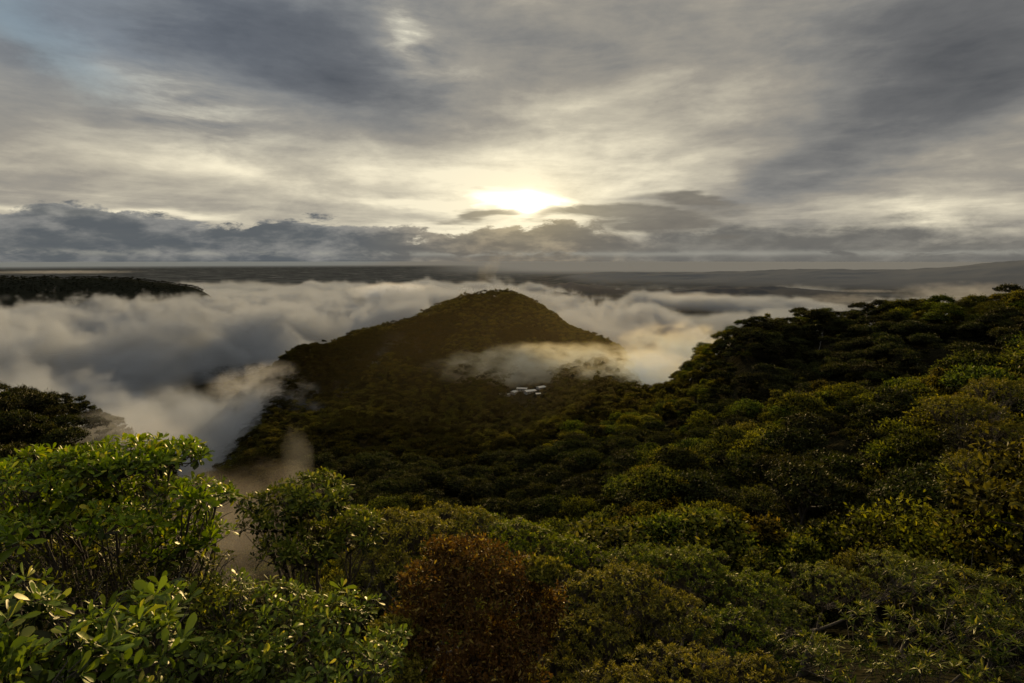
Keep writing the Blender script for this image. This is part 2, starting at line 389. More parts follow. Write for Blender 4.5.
def build_terrain():
    fa = np.radians(np.concatenate([np.arange(-180, -56, 3.0), np.arange(-56, 56, 0.28), np.arange(56, 180, 3.0)]))
    rr = np.concatenate([np.geomspace(1.5, 2500, 230), np.geomspace(2560, 24000, 230), np.geomspace(25000, 180000, 14)])
    A_, R_ = np.meshgrid(fa, rr)
    X, Y = R_ * np.sin(A_), R_ * np.cos(A_)
    Z = height(X, Y)
    Z = np.where(R_ > 30000, np.minimum(Z, -ZC + 40), Z)
    n, m = X.shape
    V = np.stack([X, Y, Z + ZC], -1).reshape(-1, 3)
    V = np.concatenate([V, [[0, 0, ZC + hz(0, 0)]]])
    i, j = np.meshgrid(np.arange(n - 1), np.arange(m), indexing='ij')
    j2 = (j + 1) % m
    Q = np.stack([i * m + j, (i + 1) * m + j, (i + 1) * m + j2, i * m + j2], -1).reshape(-1, 4)
    j = np.arange(m)
    T = np.stack([j, (j + 1) % m, np.full(m, n * m)], -1)
    def fn(g, nt, b):
        geo = g.new('ShaderNodeNewGeometry'); p = geo.outputs['Position']
        x, y, z = g.xyz(p)
        r = (x * x + y * y)._m('SQRT')
        n1 = g.noise(p, 1 / 7.0, 6, 0.65); n2 = g.noise(p, 1 / 900.0, 8, 0.65)
        near = g.mix(n1, (.006, .006, .003), (.030, .026, .013))
        wood = g.mix(g.noise(p, 1 / 60.0, 6, 0.7), (.008, .009, .006), (.034, .034, .022))
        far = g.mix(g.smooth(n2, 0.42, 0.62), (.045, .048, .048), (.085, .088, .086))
        pale_patches = g.smooth(g.noise(p, 1 / 500.0, 3, 0.5), 0.62, 0.70)
        far = g.mix(pale_patches * 0.6, far, (.24, .235, .21))  # sparse pale patches over the plain
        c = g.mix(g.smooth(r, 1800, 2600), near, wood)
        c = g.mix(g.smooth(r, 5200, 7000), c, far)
        hills = g.mix(g.smooth(r, 8000, 15000), (.085, .080, .074), (.15, .152, .15))  # farther hills paler, haze painted into their colour
        c = g.mix(g.smooth(r, 16000, 34000) * g.smooth(x + y * .12, -3000, 6000), c, (.30, .30, .29))  # distance haze painted into the colour of the plain
        c = g.mix(g.smooth(r, 40000, 70000), c, g.mix(g.smooth(x + y * .2, -9000, 3000), (.30, .33, .35), (.30, .30, .29)))  # horizon haze painted over the farthest ground
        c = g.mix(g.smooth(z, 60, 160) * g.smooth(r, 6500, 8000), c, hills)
        bp = g.new('ShaderNodeBump'); g.put(bp.inputs['Height'], g.noise(p, 1 / 14.0, 5, 0.7)); g.put(bp.inputs['Strength'], g.smooth(r, 7000, 2500)); bp.inputs['Distance'].default_value = 12
        g.link(bp.outputs[0], b.inputs['Normal'])
        return c
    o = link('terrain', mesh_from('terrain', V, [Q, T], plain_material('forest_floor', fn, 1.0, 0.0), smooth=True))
    tag(o, 'dark wooded terrain falling to a wide plain with far hills', kind='structure')
build_terrain()

# ------------------------------------------------------------------ leaf geometry
def leaf_template(rows, curl=0.18, fold=0.12):
    """rows of (s, halfwidth); leaf of unit length along +X, up +Z"""
    V = []
    for s, w in rows:
        z = -curl * s * s
        V += [(s, -w, z + fold * w * 2), (s, 0, z), (s, w, z + fold * w * 2)]
    Q = []
    for k in range(len(rows) - 1):
        a = 3 * k
        Q += [(a, a + 3, a + 4, a + 1), (a + 1, a + 4, a + 5, a + 2)]
    return np.array(V), np.array(Q)
OBOVATE = leaf_template([(0, .012), (.25, .07), (.55, .165), (.8, .19), (.94, .11), (1.0, .02)])
OVAL = leaf_template([(0, .02), (.3, .17), (.7, .18), (1.0, .02)], 0.15)
SMALL = (np.array([(0, 0, 0), (.5, -.24, .03), (1, 0, -.08), (.5, .24, .03)]), np.array([(0, 1, 2, 3)]))
NARROW = (np.array([(0, 0, 0), (.4, -.12, .02), (1, 0, -.1), (.4, .12, .02)]), np.array([(0, 1, 2, 3)]))
def unit(v): return v / (np.linalg.norm(v, axis=-1, keepdims=True) + 1e-9)
def scatter(template, pos, fwd, up, size, vary=0.0):
    """copies of the template as arrays (V, faces)"""
    TV, TQ = template
    f = unit(fwd); s = unit(np.cross(up, f)); u = np.cross(f, s)
    size = np.broadcast_to(size, (len(pos),))
    n_ = len(pos); wf = (1 + vary * rng.uniform(-.45, .3, n_))[:, None, None]; cf = (1 + vary * rng.uniform(-2.2, 1.8, n_))[:, None, None]
    V = pos[:, None, :] + size[:, None, None] * (TV[None, :, 0, None] * f[:, None, :] + TV[None, :, 1, None] * wf * s[:, None, :] + TV[None, :, 2, None] * cf * u[:, None, :])
    Q = TQ[None] + (np.arange(len(pos)) * len(TV))[:, None, None]
    return V.reshape(-1, 3), Q.reshape(-1, TQ.shape[1])
def rand_dirs(n, r=rng):
    v = r.normal(size=(n, 3)); return unit(v)
def tube(path, radii, sides=5):
    path = np.asarray(path, float); n = len(path)
    d = np.gradient(path, axis=0); d = unit(d)
    ref = np.where(np.abs(d[:, 2:3]) > .9, np.array([[1., 0, 0]]), np.array([[0, 0, 1.]]))
    a = unit(np.cross(d, ref)); b = np.cross(d, a)
    th = np.arange(sides) * 2 * pi / sides
    V = path[:, None, :] + np.asarray(radii)[:, None, None] * (np.cos(th)[None, :, None] * a[:, None, :] + np.sin(th)[None, :, None] * b[:, None, :])
    i, j = np.meshgrid(np.arange(n - 1), np.arange(sides), indexing='ij'); j2 = (j + 1) % sides
    Q = np.stack([i * sides + j, i * sides + j2, (i + 1) * sides + j2, (i + 1) * sides + j], -1).reshape(-1, 4)
    return V.reshape(-1, 3), Q
def join(parts):
    Vs, Qs, o = [], [], 0
    for V, Q in parts: Vs.append(V); Qs.append(Q + o); o += len(V)
    return np.concatenate(Vs), np.concatenate(Qs)
def bez(p0, p1, sag, n=7, jit=0.0, r=rng):
    p0 = np.asarray(p0, float); p1 = np.asarray(p1, float); t = np.linspace(0, 1, n)[:, None]
    m = (p0 + p1) / 2 + np.array([0, 0, sag]) + r.normal(size=3) * jit
    return (1 - t) ** 2 * p0 + 2 * t * (1 - t) * m + t * t * p1

# ------------------------------------------------------------------ forest tree prototypes
def forest_tree_arrays(seed, R=4.6, H=12.0, nclump=26, leaves=230, lsize=.42, flat=.62, style='dome', template=SMALL):
    """trunk+limbs arrays and crown arrays; base at origin"""
    r = np.random.default_rng(seed)
    c0 = H - R * flat * .9
    cl = []
    tries = 0
    while len(cl) < nclump and tries < 3000:
        tries += 1
        a = r.random() * 2 * pi; q = math.sqrt(r.random())
        if style == 'umbrella':
            rad = q * R; z = c0 + R * .35 * (1 - q * q) + r.normal() * .25
        elif style == 'tall':
            rad = q * R * .62; z = H - (H * .55) * r.random() ** 1.1
            rad *= 0.5 + 0.8 * min(1, (H - z) / (H * .25))
        else:
            rad = q * R * .92; z = c0 + R * flat * math.sqrt(max(0, 1 - q * q)) * (0.25 + .75 * r.random() ** .5) - r.random() * R * .25
        cr = R * r.uniform(.18, .38)
        p = np.array([rad * cos(a), rad * sin(a), z])
        if all(np.linalg.norm((p - o[0]) * [1, 1, 1.3]) > .62 * (cr + o[1]) for o in cl): cl.append((p, cr))
    L = []; LUM = []
    for p, cr in cl:
        n = int(leaves * (cr / (R * .28)) ** 2)
        d = rand_dirs(n, r); d[:, 2] = np.where(d[:, 2] < -.1, -d[:, 2] * .8, d[:, 2])
        rad = cr * (r.random(n) ** .28)[:, None] * (1 + .22 * np.sin(d[:, 0:1] * 6 + p[0] * 3) * np.sin(d[:, 1:2] * 5 + p[1]))
        pos = p + d * rad * [1, 1, .55]
        fwd = unit(rand_dirs(n, r) + d * .4 + np.array([0, 0, -.15]))
        up = unit(d * 1.0 + np.array([0, 0, .55]) + rand_dirs(n, r) * .42)
        L.append(scatter(template, pos, fwd, up, lsize * r.uniform(.6, 1.3, n)))
        rr_ = np.linalg.norm((pos - p) / [1, 1, .55], axis=1) / cr
        LUM.append(np.repeat(np.clip(sst(d[:, 2], -.15, .7) * (.75 + .5 * r.random()) * sst(rr_, .45, .95) * (.55 + .45 * sst(np.full(n, p[2]), c0 - R * .15, H - R * .15)), 0, 1), len(template[0])))  # painted shading: outer top leaves light, inner and lower ones dark
    cl_n = len(cl)
    # loose sprays that break the outline
    n = int(nclump * 9)
    k = r.integers(0, len(cl), n); d = rand_dirs(n, r); d[:, 2] = np.abs(d[:, 2])
    pc = np.array([c[0] for c in cl])[k]; rc = np.array([c[1] for c in cl])[k][:, None]
    pos = pc + d * rc * [1.15, 1.15, .85] * r.uniform(.95, 1.25, (n, 1))
    L.append(scatter(template, pos, d, rand_dirs(n, r) + [0, 0, .6], lsize * r.uniform(.6, 1.0, n))); LUM.append(np.full(n * len(template[0]), .7))
    W = []
    top = np.array([r.normal() * .3, r.normal() * .3, c0])
    W.append(tube(bez((0, 0, -1.5), top, 0, 6, .3, r), np.linspace(.30, .16, 6) * (H / 12), 6))
    for p, cr in cl[::2]:
        s = top * r.uniform(.55, 1.0)
        W.append(tube(bez(s, p, -.2, 5, .3, r), np.linspace(.13, .03, 5) * (H / 12), 4))
    return join(W), (*join(L), np.concatenate(LUM))

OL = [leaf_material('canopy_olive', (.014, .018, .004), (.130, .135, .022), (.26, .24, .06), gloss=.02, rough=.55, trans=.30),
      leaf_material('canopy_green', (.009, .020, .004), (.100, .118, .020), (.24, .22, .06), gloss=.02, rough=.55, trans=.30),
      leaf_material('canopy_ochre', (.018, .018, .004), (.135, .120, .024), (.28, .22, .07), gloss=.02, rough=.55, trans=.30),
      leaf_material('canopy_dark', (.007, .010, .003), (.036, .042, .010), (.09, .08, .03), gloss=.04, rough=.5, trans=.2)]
HILLM = [leaf_material('hill_canopy', (.024, .024, .006), (.085, .082, .018), (.15, .13, .03), gloss=.02, rough=.7, trans=.3, tree_var=.3),  # lifted warm tones carry the veil of sun glare
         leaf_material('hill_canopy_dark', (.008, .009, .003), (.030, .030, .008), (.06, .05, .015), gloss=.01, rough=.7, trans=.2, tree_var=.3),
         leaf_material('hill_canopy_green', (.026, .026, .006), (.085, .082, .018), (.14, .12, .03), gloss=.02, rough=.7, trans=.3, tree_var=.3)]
SPEC = [('dome', 4.8, 12, 26, .75), ('dome', 5.6, 13.5, 32, .62), ('umbrella', 4.9, 14, 22, .55), ('dome', 3.6, 10.5, 18, .95), ('tall', 4.2, 15, 28, .8), ('dome', 3.0, 11.5, 14, 1.1), ('dome', 6.4, 15, 38, .7), ('tall', 3.4, 12.5, 20, .9)]
PROTO = []
for k, (st, R, H, nc, fl) in enumerate(SPEC):
    w, l = forest_tree_arrays(100 + k, R, H, nc + 6, 190, .46, fl, st)
    wm = mesh_from('trunk', w[0], w[1], BARK, True)
    lms = []
    for mi, m in enumerate(OL):
        lm = mesh_from('crown', l[0], l[1], m, False, l[2]) if mi == 0 else lms[0].copy()
        if mi: lm.materials.clear(); lm.materials.append(m)
        lms.append(lm)
    PROTO.append((wm, lms, R, H))

# ------------------------------------------------------------------ where the forest stands
def jitter_grid(x0, x1, y0, y1, s):
    X, Y = np.meshgrid(np.arange(x0, x1, s), np.arange(y0, y1, s * .87))
    X = X + (np.arange(X.shape[0]) % 2)[:, None] * s / 2
    X = X + rng.uniform(-.33, .33, X.shape) * s; Y = Y + rng.uniform(-.33, .33, X.shape) * s
    return X.ravel(), Y.ravel()
def skyline(x, y, can=10.0, margin=9.0):
    """which canopy tops are in sight of anyone near the eye"""
    AZ = np.radians(np.arange(-50, 50.01, .5)); RR = np.geomspace(25, 6000, 170)
    A_, R_ = np.meshgrid(AZ, RR)
    Hh = height(R_ * np.sin(A_), R_ * np.cos(A_)) + can * .75
    sl = np.maximum.accumulate(Hh / R_, axis=0)
    r = np.sqrt(x * x + y * y); a = np.arctan2(x, y)
    ia = np.clip(np.round((np.degrees(a) + 50) / .5).astype(int), 0, len(AZ) - 1)
    ir = np.clip(np.searchsorted(RR, r * .965) - 1, 0, len(RR) - 1)
    z = height(x, y) + can + margin
    return (z / r >= sl[ir, ia]) & (np.abs(np.degrees(a)) < 49)
VILLAGE = at(528, 386, 800)
pts = []
def region(r0, r1, s, scale):
    x, y = jitter_grid(-r1, r1, 10, r1, s)
    r = np.sqrt(x * x + y * y)
    k = (r >= r0) & (r < r1) & (np.abs(np.degrees(np.arctan2(x, y))) < 48)
    x, y, r = x[k], y[k], r[k]
    k = skyline(x, y)
    x, y, r = x[k], y[k], r[k]
    z = height(x, y)
    for q in zip(x, y, z, r): pts.append((*q, scale))
region(46, 330, 6.6, .92)
region(330, 560, 7.2, .95)
region(560, 1850, 7.4, .90)
pts = np.array(pts)
print('forest', len(pts))
# clear ground around the village and no trees on the deep fog-covered floor
k = (np.hypot(pts[:, 0] - VILLAGE[0], np.where(pts[:, 1] < VILLAGE[1] - 10, (pts[:, 1] - VILLAGE[1] + 10) * .42, (pts[:, 1] - VILLAGE[1]) * .8)) > 34) & (pts[:, 2] > -330)
k &= (vnoise(pts[:, 0] / 22, pts[:, 1] / 22) > -.17) | (pts[:, 3] > 600)
shade_spots = [at(330, 455, 470) + (130,), at(420, 480, 340) + (80,), at(500, 480, 330) + (60,), at(300, 375, 950) + (150,), at(420, 330, 1020) + (70,), at(740, 480, 150) + (16,), at(640, 450, 300) + (35,), at(760, 400, 330) + (35,), at(840, 450, 170) + (18,), at(960, 520, 75) + (10,), at(700, 430, 270) + (22,), at(50, 425, 250) + (120,), at(905, 365, 300) + (60,), at(915, 520, 85) + (16,), at(800, 345, 420) + (55,), at(985, 345, 300) + (30,), at(540, 500, 240) + (40,), at(860, 400, 260) + (28,)]  # hollows where darker foliage stands in for shade
def in_shade(x, y):
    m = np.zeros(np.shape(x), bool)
    for (a_, b_, c_, r_) in shade_spots: m |= np.hypot(x - a_, (y - b_) * .8) < r_
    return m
pts = pts[k]
pts = pts[np.argsort(pts[:, 3])]
hillside = lambda x, y: (y > 420) & (x < 150)

def pick_kind(x, y, z, r):
    n = vnoise(np.array([x / 45.]), np.array([y / 45.]))[0] + rng.normal() * .28
    return 0 if n > .02 else (1 if n > -.34 else (3 if n < -.44 else 2))
def zone_label(x, y, kindi, mi):
    tone = ['olive', 'deep green', 'ochre tinged', 'almost black'][mi]
    shape = {'dome': 'domed', 'umbrella': 'flat topped', 'tall': 'tall narrow'}[SPEC[kindi][0]]
    a = math.degrees(math.atan2(x, y)); r = math.hypot(x, y)
    if a < -20: where, grp = 'beside the fog on the left', 'dark trees beside the fog on the left'
    elif r < 95: where, grp = 'just beyond the foreground canopy', 'trees just beyond the foreground canopy'
    elif a > 18: where, grp = 'on the right slope', 'trees on the right slope'
    else: where, grp = 'on the slope above the dark ravine', 'trees above the dark ravine'
    return f'{tone} {shape} rainforest tree {where}', f'{tone} {shape} {grp}'
NIND = 285
for i in range(min(NIND, len(pts))):
    x, y, z, r, sc = pts[i]
    ki = int(rng.integers(0, len(SPEC)))
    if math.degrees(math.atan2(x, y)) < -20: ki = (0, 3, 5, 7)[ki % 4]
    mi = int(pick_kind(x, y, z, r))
    if math.degrees(math.atan2(x, y)) < -20 or in_shade(x, y): mi = 3  # silhouettes and hollows: shade given by the dark foliage colour
    lab, grp = zone_label(x, y, ki, mi)
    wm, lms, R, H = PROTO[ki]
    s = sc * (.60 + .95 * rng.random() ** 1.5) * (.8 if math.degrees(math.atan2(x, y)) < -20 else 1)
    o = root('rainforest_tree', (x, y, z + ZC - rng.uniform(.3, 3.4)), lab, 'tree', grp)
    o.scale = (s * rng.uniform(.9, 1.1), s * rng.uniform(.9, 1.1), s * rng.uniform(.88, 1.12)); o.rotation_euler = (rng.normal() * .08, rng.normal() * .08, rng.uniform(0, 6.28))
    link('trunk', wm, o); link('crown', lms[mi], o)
rest = pts[NIND:]

# the remaining forest: nobody could count it
def forest_stuff(name, P_, label, protos, smin, smax, dark=None):
    objs = []
    me = mesh_from(name, np.stack([P_[:, 0], P_[:, 1], P_[:, 2] + ZC - .4], -1), np.zeros((0, 3), int)) if False else bpy.data.meshes.new(name)
    P_ = P_.copy(); P_[:, 2] -= rng.uniform(0, 3.2, len(P_)); me.vertices.add(len(P_)); me.vertices.foreach_set('co', np.stack([P_[:, 0], P_[:, 1], P_[:, 2] + ZC - .4], -1).astype(np.float32).ravel())
    n = len(P_)
    def attr(nm, t, v):
        a_ = me.attributes.new(nm, t, 'POINT'); a_.data.foreach_set('vector' if t == 'FLOAT_VECTOR' else 'value', np.ascontiguousarray(v).ravel())
    s = rng.uniform(smin, smax, n).astype(np.float32) * P_[:, 4].astype(np.float32)
    attr('sc', 'FLOAT_VECTOR', np.stack([s, s, s * rng.uniform(.85, 1.15, n)], -1).astype(np.float32))
    attr('rot', 'FLOAT_VECTOR', np.stack([rng.normal(size=n) * .04, rng.normal(size=n) * .04, rng.uniform(0, 6.28, n)], -1).astype(np.float32))
    pk = rng.integers(0, len(protos), n)
    if dark: pk = np.where(in_shade(P_[:, 0], P_[:, 1]) | (vnoise(P_[:, 0] / 70, P_[:, 1] / 70) < -.28), np.array(dark)[rng.integers(0, len(dark), n)], pk)  # dark crowns as painted shade in the hollows, plus random patches
    attr('pick', 'INT', pk.astype(np.int32))
    o = link(name, me); tag(o, label, kind='stuff')
    ng = bpy.data.node_groups.new(name, 'GeometryNodeTree')
    ng.interface.new_socket('Geometry', in_out='INPUT', socket_type='NodeSocketGeometry')
    ng.interface.new_socket('Geometry', in_out='OUTPUT', socket_type='NodeSocketGeometry')
    N, Lk = ng.nodes, ng.links
    gi = N.new('NodeGroupInput'); go = N.new('NodeGroupOutput')
    j = N.new('GeometryNodeJoinGeometry')
    prev = None
    geos = []
    for p in reversed(protos):           # a join lists its links last-first
        oi = N.new('GeometryNodeObjectInfo'); oi.inputs['Object'].default_value = p; oi.transform_space = 'ORIGINAL'; oi.inputs['As Instance'].default_value = True
        Lk.new(oi.outputs['Geometry'], j.inputs[0])
    iop = N.new('GeometryNodeInstanceOnPoints')
    def named(nm, t):
        q = N.new('GeometryNodeInputNamedAttribute'); q.data_type = t; q.inputs['Name'].default_value = nm; return q.outputs['Attribute']
    Lk.new(gi.outputs[0], iop.inputs['Points']); Lk.new(j.outputs[0], iop.inputs['Instance'])
    iop.inputs['Pick Instance'].default_value = True
    Lk.new(named('pick', 'INT'), iop.inputs['Instance Index'])
    er = N.new('FunctionNodeEulerToRotation'); Lk.new(named('rot', 'FLOAT_VECTOR'), er.inputs[0]); Lk.new(er.outputs[0], iop.inputs['Rotation'])
    Lk.new(named('sc', 'FLOAT_VECTOR'), iop.inputs['Scale'])
    Lk.new(iop.outputs[0], go.inputs[0])
    md = o.modifiers.new('trees', 'NODES'); md.node_group = ng
    return o
# prototypes for the mass are real trees of it, each standing at one of its points
def stuff_protos(P_, arrs, mats, name, label):
    obs = []
    for k, (V, Q, lum) in enumerate(arrs):
        me = mesh_from('rainforest_canopy', V, Q, mats[k % len(mats)], False, lum)
        x, y, z = P_[k * 37 % len(P_)][:3]
        o = link(name, me, None, (x, y, z + ZC - .4)); tag(o, label, kind='stuff')
        obs.append(o)
    return obs
def low_crown(seed, R, H, nc, lv, ls, fl, st): return forest_tree_arrays(seed, R, H, nc, lv, ls, fl, st)[1]
mid = rest[rest[:, 3] < 640]; far = rest[rest[:, 3] >= 640]
hillmask = hillside(mid[:, 0], mid[:, 1])
slope_pts = mid[~hillmask]; hill_pts = np.concatenate([mid[hillmask], far[far[:, 0] < 190]]); back_pts = far[far[:, 0] >= 190]
print(len(slope_pts), len(hill_pts), len(back_pts))
arrM = [low_crown(200 + k, SPEC[k][1], SPEC[k][2], SPEC[k][3] + 4, 120, .58, SPEC[k][4], SPEC[k][0]) for k in range(8)]
arrM2 = arrM + arrM[:4]
pm = stuff_protos(slope_pts, arrM2, [OL[0], OL[1], OL[3], OL[0], OL[2], OL[1], OL[1], OL[3], OL[0], OL[0], OL[1], OL[0]], 'slope_forest_canopy', 'dense olive and green forest canopy covering the right slope')
forest_stuff('slope_forest', np.concatenate([slope_pts, back_pts]), 'dense olive and green rainforest covering the right slope and ravine', pm, .6, 1.55, [2, 7])
arrH = [low_crown(300 + k, SPEC[k][1], SPEC[k][2], 14, 60, .85, SPEC[k][4], SPEC[k][0]) for k in range(6)]
ph = stuff_protos(hill_pts, arrH, [HILLM[0], HILLM[2], HILLM[1], HILLM[0], HILLM[2], HILLM[1]], 'hill_forest_canopy', 'brown green forest canopy covering the cone shaped hill')
forest_stuff('hill_forest', hill_pts, 'brown green rainforest covering the cone shaped hill', ph, .7, 1.4, [2, 5])
# the wooded ridge out beyond the fog
n = 13000
x = rng.uniform(-4700, -1500, n); y = rng.uniform(3300, 5000, n); z = height(x, y)
k = z > -240; q = np.stack([x[k], y[k], z[k], np.hypot(x, y)[k], np.full(k.sum(), 1.35)], -1)
DARKR = leaf_material('ridge_canopy', (.012, .015, .012), (.024, .028, .022), (.03, .032, .024), gloss=.01, rough=.8, trans=.1)
pr = stuff_protos(q, arrH[:3], [DARKR], 'ridge_forest_canopy', 'near black forest along the far left ridge')
forest_stuff('ridge_forest', q, 'near black forest along the far left ridge above the fog', pr, .5, 1.1)
# ------------------------------------------------------------------ fog and low cloud (real volumes)
def fog_material(name, build, color=(.50, .485, .46), aniso=.0, step=0.1):
    m = bpy.data.materials.new(name); m.use_nodes = True; nt = m.node_tree; nt.nodes.clear(); g = G(nt)
    out = g.new('ShaderNodeOutputMaterial'); pv = g.new('ShaderNodeVolumeScatter')
    pv.inputs['Color'].default_value = (*color, 1); pv.inputs['Anisotropy'].default_value = aniso
    g.put(pv.inputs['Density'], build(g))
    g.link(pv.outputs[0], out.inputs['Volume'])
    m.cycles.volume_step_rate = step
    return m
# the sea of fog: its density is worked out once on a grid, then rendered as a true volume
def fog_sea(name, label, x0, x1, y0, y1, z0, z1, vox, field, color, dens):
    m = bpy.data.materials.new(name); m.use_nodes = True; nt = m.node_tree; nt.nodes.clear(); g = G(nt)
    out = g.new('ShaderNodeOutputMaterial'); pv = g.new('ShaderNodeVolumePrincipled')
    pv.inputs['Color'].default_value = (*color, 1); pv.inputs['Anisotropy'].default_value = .0; pv.inputs['Density'].default_value = dens
    pv.inputs['Density Attribute'].default_value = 'density'
    g.link(pv.outputs[0], out.inputs['Volume'])
    V, Q = box(x0, x1, y0, y1, z0 + ZC, z1 + ZC)
    o = link(name, mesh_from(name, V, Q, m)); tag(o, label, kind='stuff')
    ng = bpy.data.node_groups.new(name, 'GeometryNodeTree')
    ng.interface.new_socket('Geometry', in_out='INPUT', socket_type='NodeSocketGeometry'); ng.interface.new_socket('Geometry', in_out='OUTPUT', socket_type='NodeSocketGeometry')
    g = G(ng); go = g.new('NodeGroupOutput'); vc = g.new('GeometryNodeVolumeCube'); sm = g.new('GeometryNodeSetMaterial')
    vc.inputs['Min'].default_value = (x0, y0, z0 + ZC); vc.inputs['Max'].default_value = (x1, y1, z1 + ZC)
    vc.inputs['Resolution X'].default_value = int((x1 - x0) / vox); vc.inputs['Resolution Y'].default_value = int((y1 - y0) / vox); vc.inputs['Resolution Z'].default_value = int((z1 - z0) / vox)
    p = g.new('GeometryNodeInputPosition').outputs[0]; x, y, z = g.xyz(p)
    g.put(vc.inputs['Density'], field(g, x, y, z - ZC))
    ng.links.new(vc.outputs[0], sm.inputs[0]); sm.inputs['Material'].default_value = m
    ng.links.new(sm.outputs[0], go.inputs[0])
    md = o.modifiers.new('fog', 'NODES'); md.node_group = ng
    return o
def box(x0, x1, y0, y1, z0, z1):
    V = [(x, y, z) for z in (z0, z1) for x, y in ((x0, y0), (x1, y0), (x1, y1), (x0, y1))]
    return np.array(V, float), np.array([(3, 2, 1, 0), (4, 5, 6, 7), (0, 1, 5, 4), (1, 2, 6, 5), (2, 3, 7, 6), (3, 0, 4, 7)])
def near_field(g, x, y, z):
    def e(cx, cy, rx, ry): return g.gauss(x, y, cx, cy, rx, ry)
    cov = g.noise(g.vec(x, y * .8, 7.0), 1 / 480.0, 5, 0.60, 1.0)
    k = g.smooth(x - y * .27, -260, 520)
    T = (k * -265 - 236 + e(210, 1950, 420, 330) * 75 + e(-60, 1900, 150, 250) * 75 + e(480, 1700, 320, 260) * 15
         + e(-420, 620, 230, 240) * 66 + e(-1150, 1500, 420, 500) * 45 + e(-900, 3300, 600, 700) * 50 + e(-330, 2300, 400, 400) * 40
         - e(-640, 1330, 300, 190) * 230 - e(-1250, 2150, 420, 160) * 90 - e(-900, 1050, 200, 130) * 60 + g.smooth(y, 2500, 3600) * -40 - e(-90, 700, 150, 160) * 90)
    T = T + ((cov - .5) * 780).min(72.0)
    q = g.vec(x, y, z * 1.5)
    n1 = g.noise(q, 1 / 260.0, 2, 0.5, 0.6); n2 = g.noise(q, 1 / 95.0, 5, 0.68, 0.9)
    d = g.smooth(T - z + (n1 - .5) * 150 + (n2 - .5) * 205, -4, 46)
    d = d * g.smooth((x * x + y * y)._m('SQRT'), 350, 600) * (n2 * 1.4).pow(2.0) * g.smooth(z, -415, -380)
    return d * g.smooth(x, -2600, -2450) * g.smooth(x, 1150, 1000) * g.smooth(y, 3800, 3500)
fog_sea('valley_fog', 'torn sea of grey fog filling the valley around the hill', -2600, 1150, 350, 3800, -420, -60, 9.0, near_field, (.60, .615, .63), .030)
def far_field(g, x, y, z):
    cov = g.noise(g.vec(x, y * .7, 3.0), 1 / 1500.0, 5, 0.62, 1.2)
    T = (cov - .5) * 720 - 362 - g.smooth(y, 4200, 9000) * 50 - g.smooth(x - y * .02, -600, 900) * 120 + g.gauss(x, y, -1000, 4800, 900, 900) * 60
    n2 = g.noise(g.vec(x, y, z * 2), 1 / 320.0, 5, 0.65, 0.8)
    d = g.smooth(T - z + (n2 - .5) * 190, -5, 70)
    return d * g.smooth(z, -555, -500) * g.smooth(y, 3500, 3800) * g.smooth(y, 10500, 8500) * g.smooth(x, -6500, -6000) * g.smooth(x, 5500, 5000)
fog_sea('plain_fog', 'broken pale cloud patches lying low over the far plain', -6500, 5500, 3500, 10500, -560, -190, 27.0, far_field, (.56, .58, .60), .008)
def ico(sub=3):
    import bmesh
    bm = bmesh.new(); bmesh.ops.create_icosphere(bm, subdivisions=sub, radius=1.0)
    V = np.array([v.co[:] for v in bm.verts]); Q = np.array([[v.index for v in f.verts] for f in bm.faces]); bm.free()
    return V, Q
IV, IQ = ico(3)
def mist(name, label, c, rx, ry, rz, dens, nscale=1.6, amp=1.5, rot=(0, 0, 0), step=.5, aniso=.05, color=(.52, .49, .44), off=0.0, base=0.0, core=.0):
    lump = 1 + .10 * np.sin(IV[:, 0] * 5 + off) * np.sin(IV[:, 1] * 4 + 1) * np.sin(IV[:, 2] * 4 + off)
    def build(g):
        tc = g.new('ShaderNodeTexCoord').outputs['Object']; x, y, z = g.xyz(tc)
        sx = 1.0; q = g.vec(x * (rx / rz) ** .55 + off, y * (ry / rz) ** .55, z + off * .3)
        r = (x * x + y * y + z * z)._m('SQRT')
        n = g.noise(q, nscale, 6, 0.58, 0.5)
        d = g.smooth((1.0 - r) * 1.25 + (n - 0.5) * amp * 1.8 - .10 + core, 0.0, 0.75) * g.smooth(r, 1.0, .72)
        if base: d = d * g.smooth(z, -base, -base + .5)
        return d * dens
    o = link(name, mesh_from(name, IV * lump[:, None], IQ, fog_material(name, build, step=step, aniso=aniso, color=color), True))
    o.location = (c[0], c[1], c[2] + ZC); o.scale = (rx, ry, rz); o.rotation_euler = tuple(radians(v) for v in rot)
    tag(o, label, kind='stuff')
    return o
SUN_GOLD = (1.0, .83, .50)  # sun glow put into the mist colour itself
mist('saddle_mist', 'golden mist drifting over the saddle behind the village roofs', at(562, 368, 828), 220, 58, 44, .026, 2.6, 2.6, off=2.0, core=.1, color=SUN_GOLD, step=.35)
mist('saddle_mist', 'torn golden mist over the low trees at the right end of the saddle', at(640, 374, 740), 105, 60, 36, .026, 2.4, 2.6, off=7.0, color=SUN_GOLD, step=.35)
mist('valley_wisp', 'torn grey wisps climbing the left flank of the hill', at(262, 395, 860), 95, 90, 60, .012, 2.4, 2.8, off=3.5, step=.35)
mist('saddle_mist', 'golden mist pouring between the hill and the right slope', at(676, 352, 990), 130, 100, 62, .020, 2.2, 2.3, off=5.0, color=SUN_GOLD, step=.35)
mist('ravine_mist', 'brown mist hanging in the ravine behind the big leaved tree', at(228, 530, 120), 24, 34, 17, .018, 1.8, 1.8, off=3.0, color=(.50, .41, .30), step=.4)
mist('ravine_mist', 'small brown wisp rising at the foot of the hill', at(298, 462, 260), 9, 16, 24, .006, 1.4, 1.0, off=6.0, color=(.96, .88, .70), step=.4)
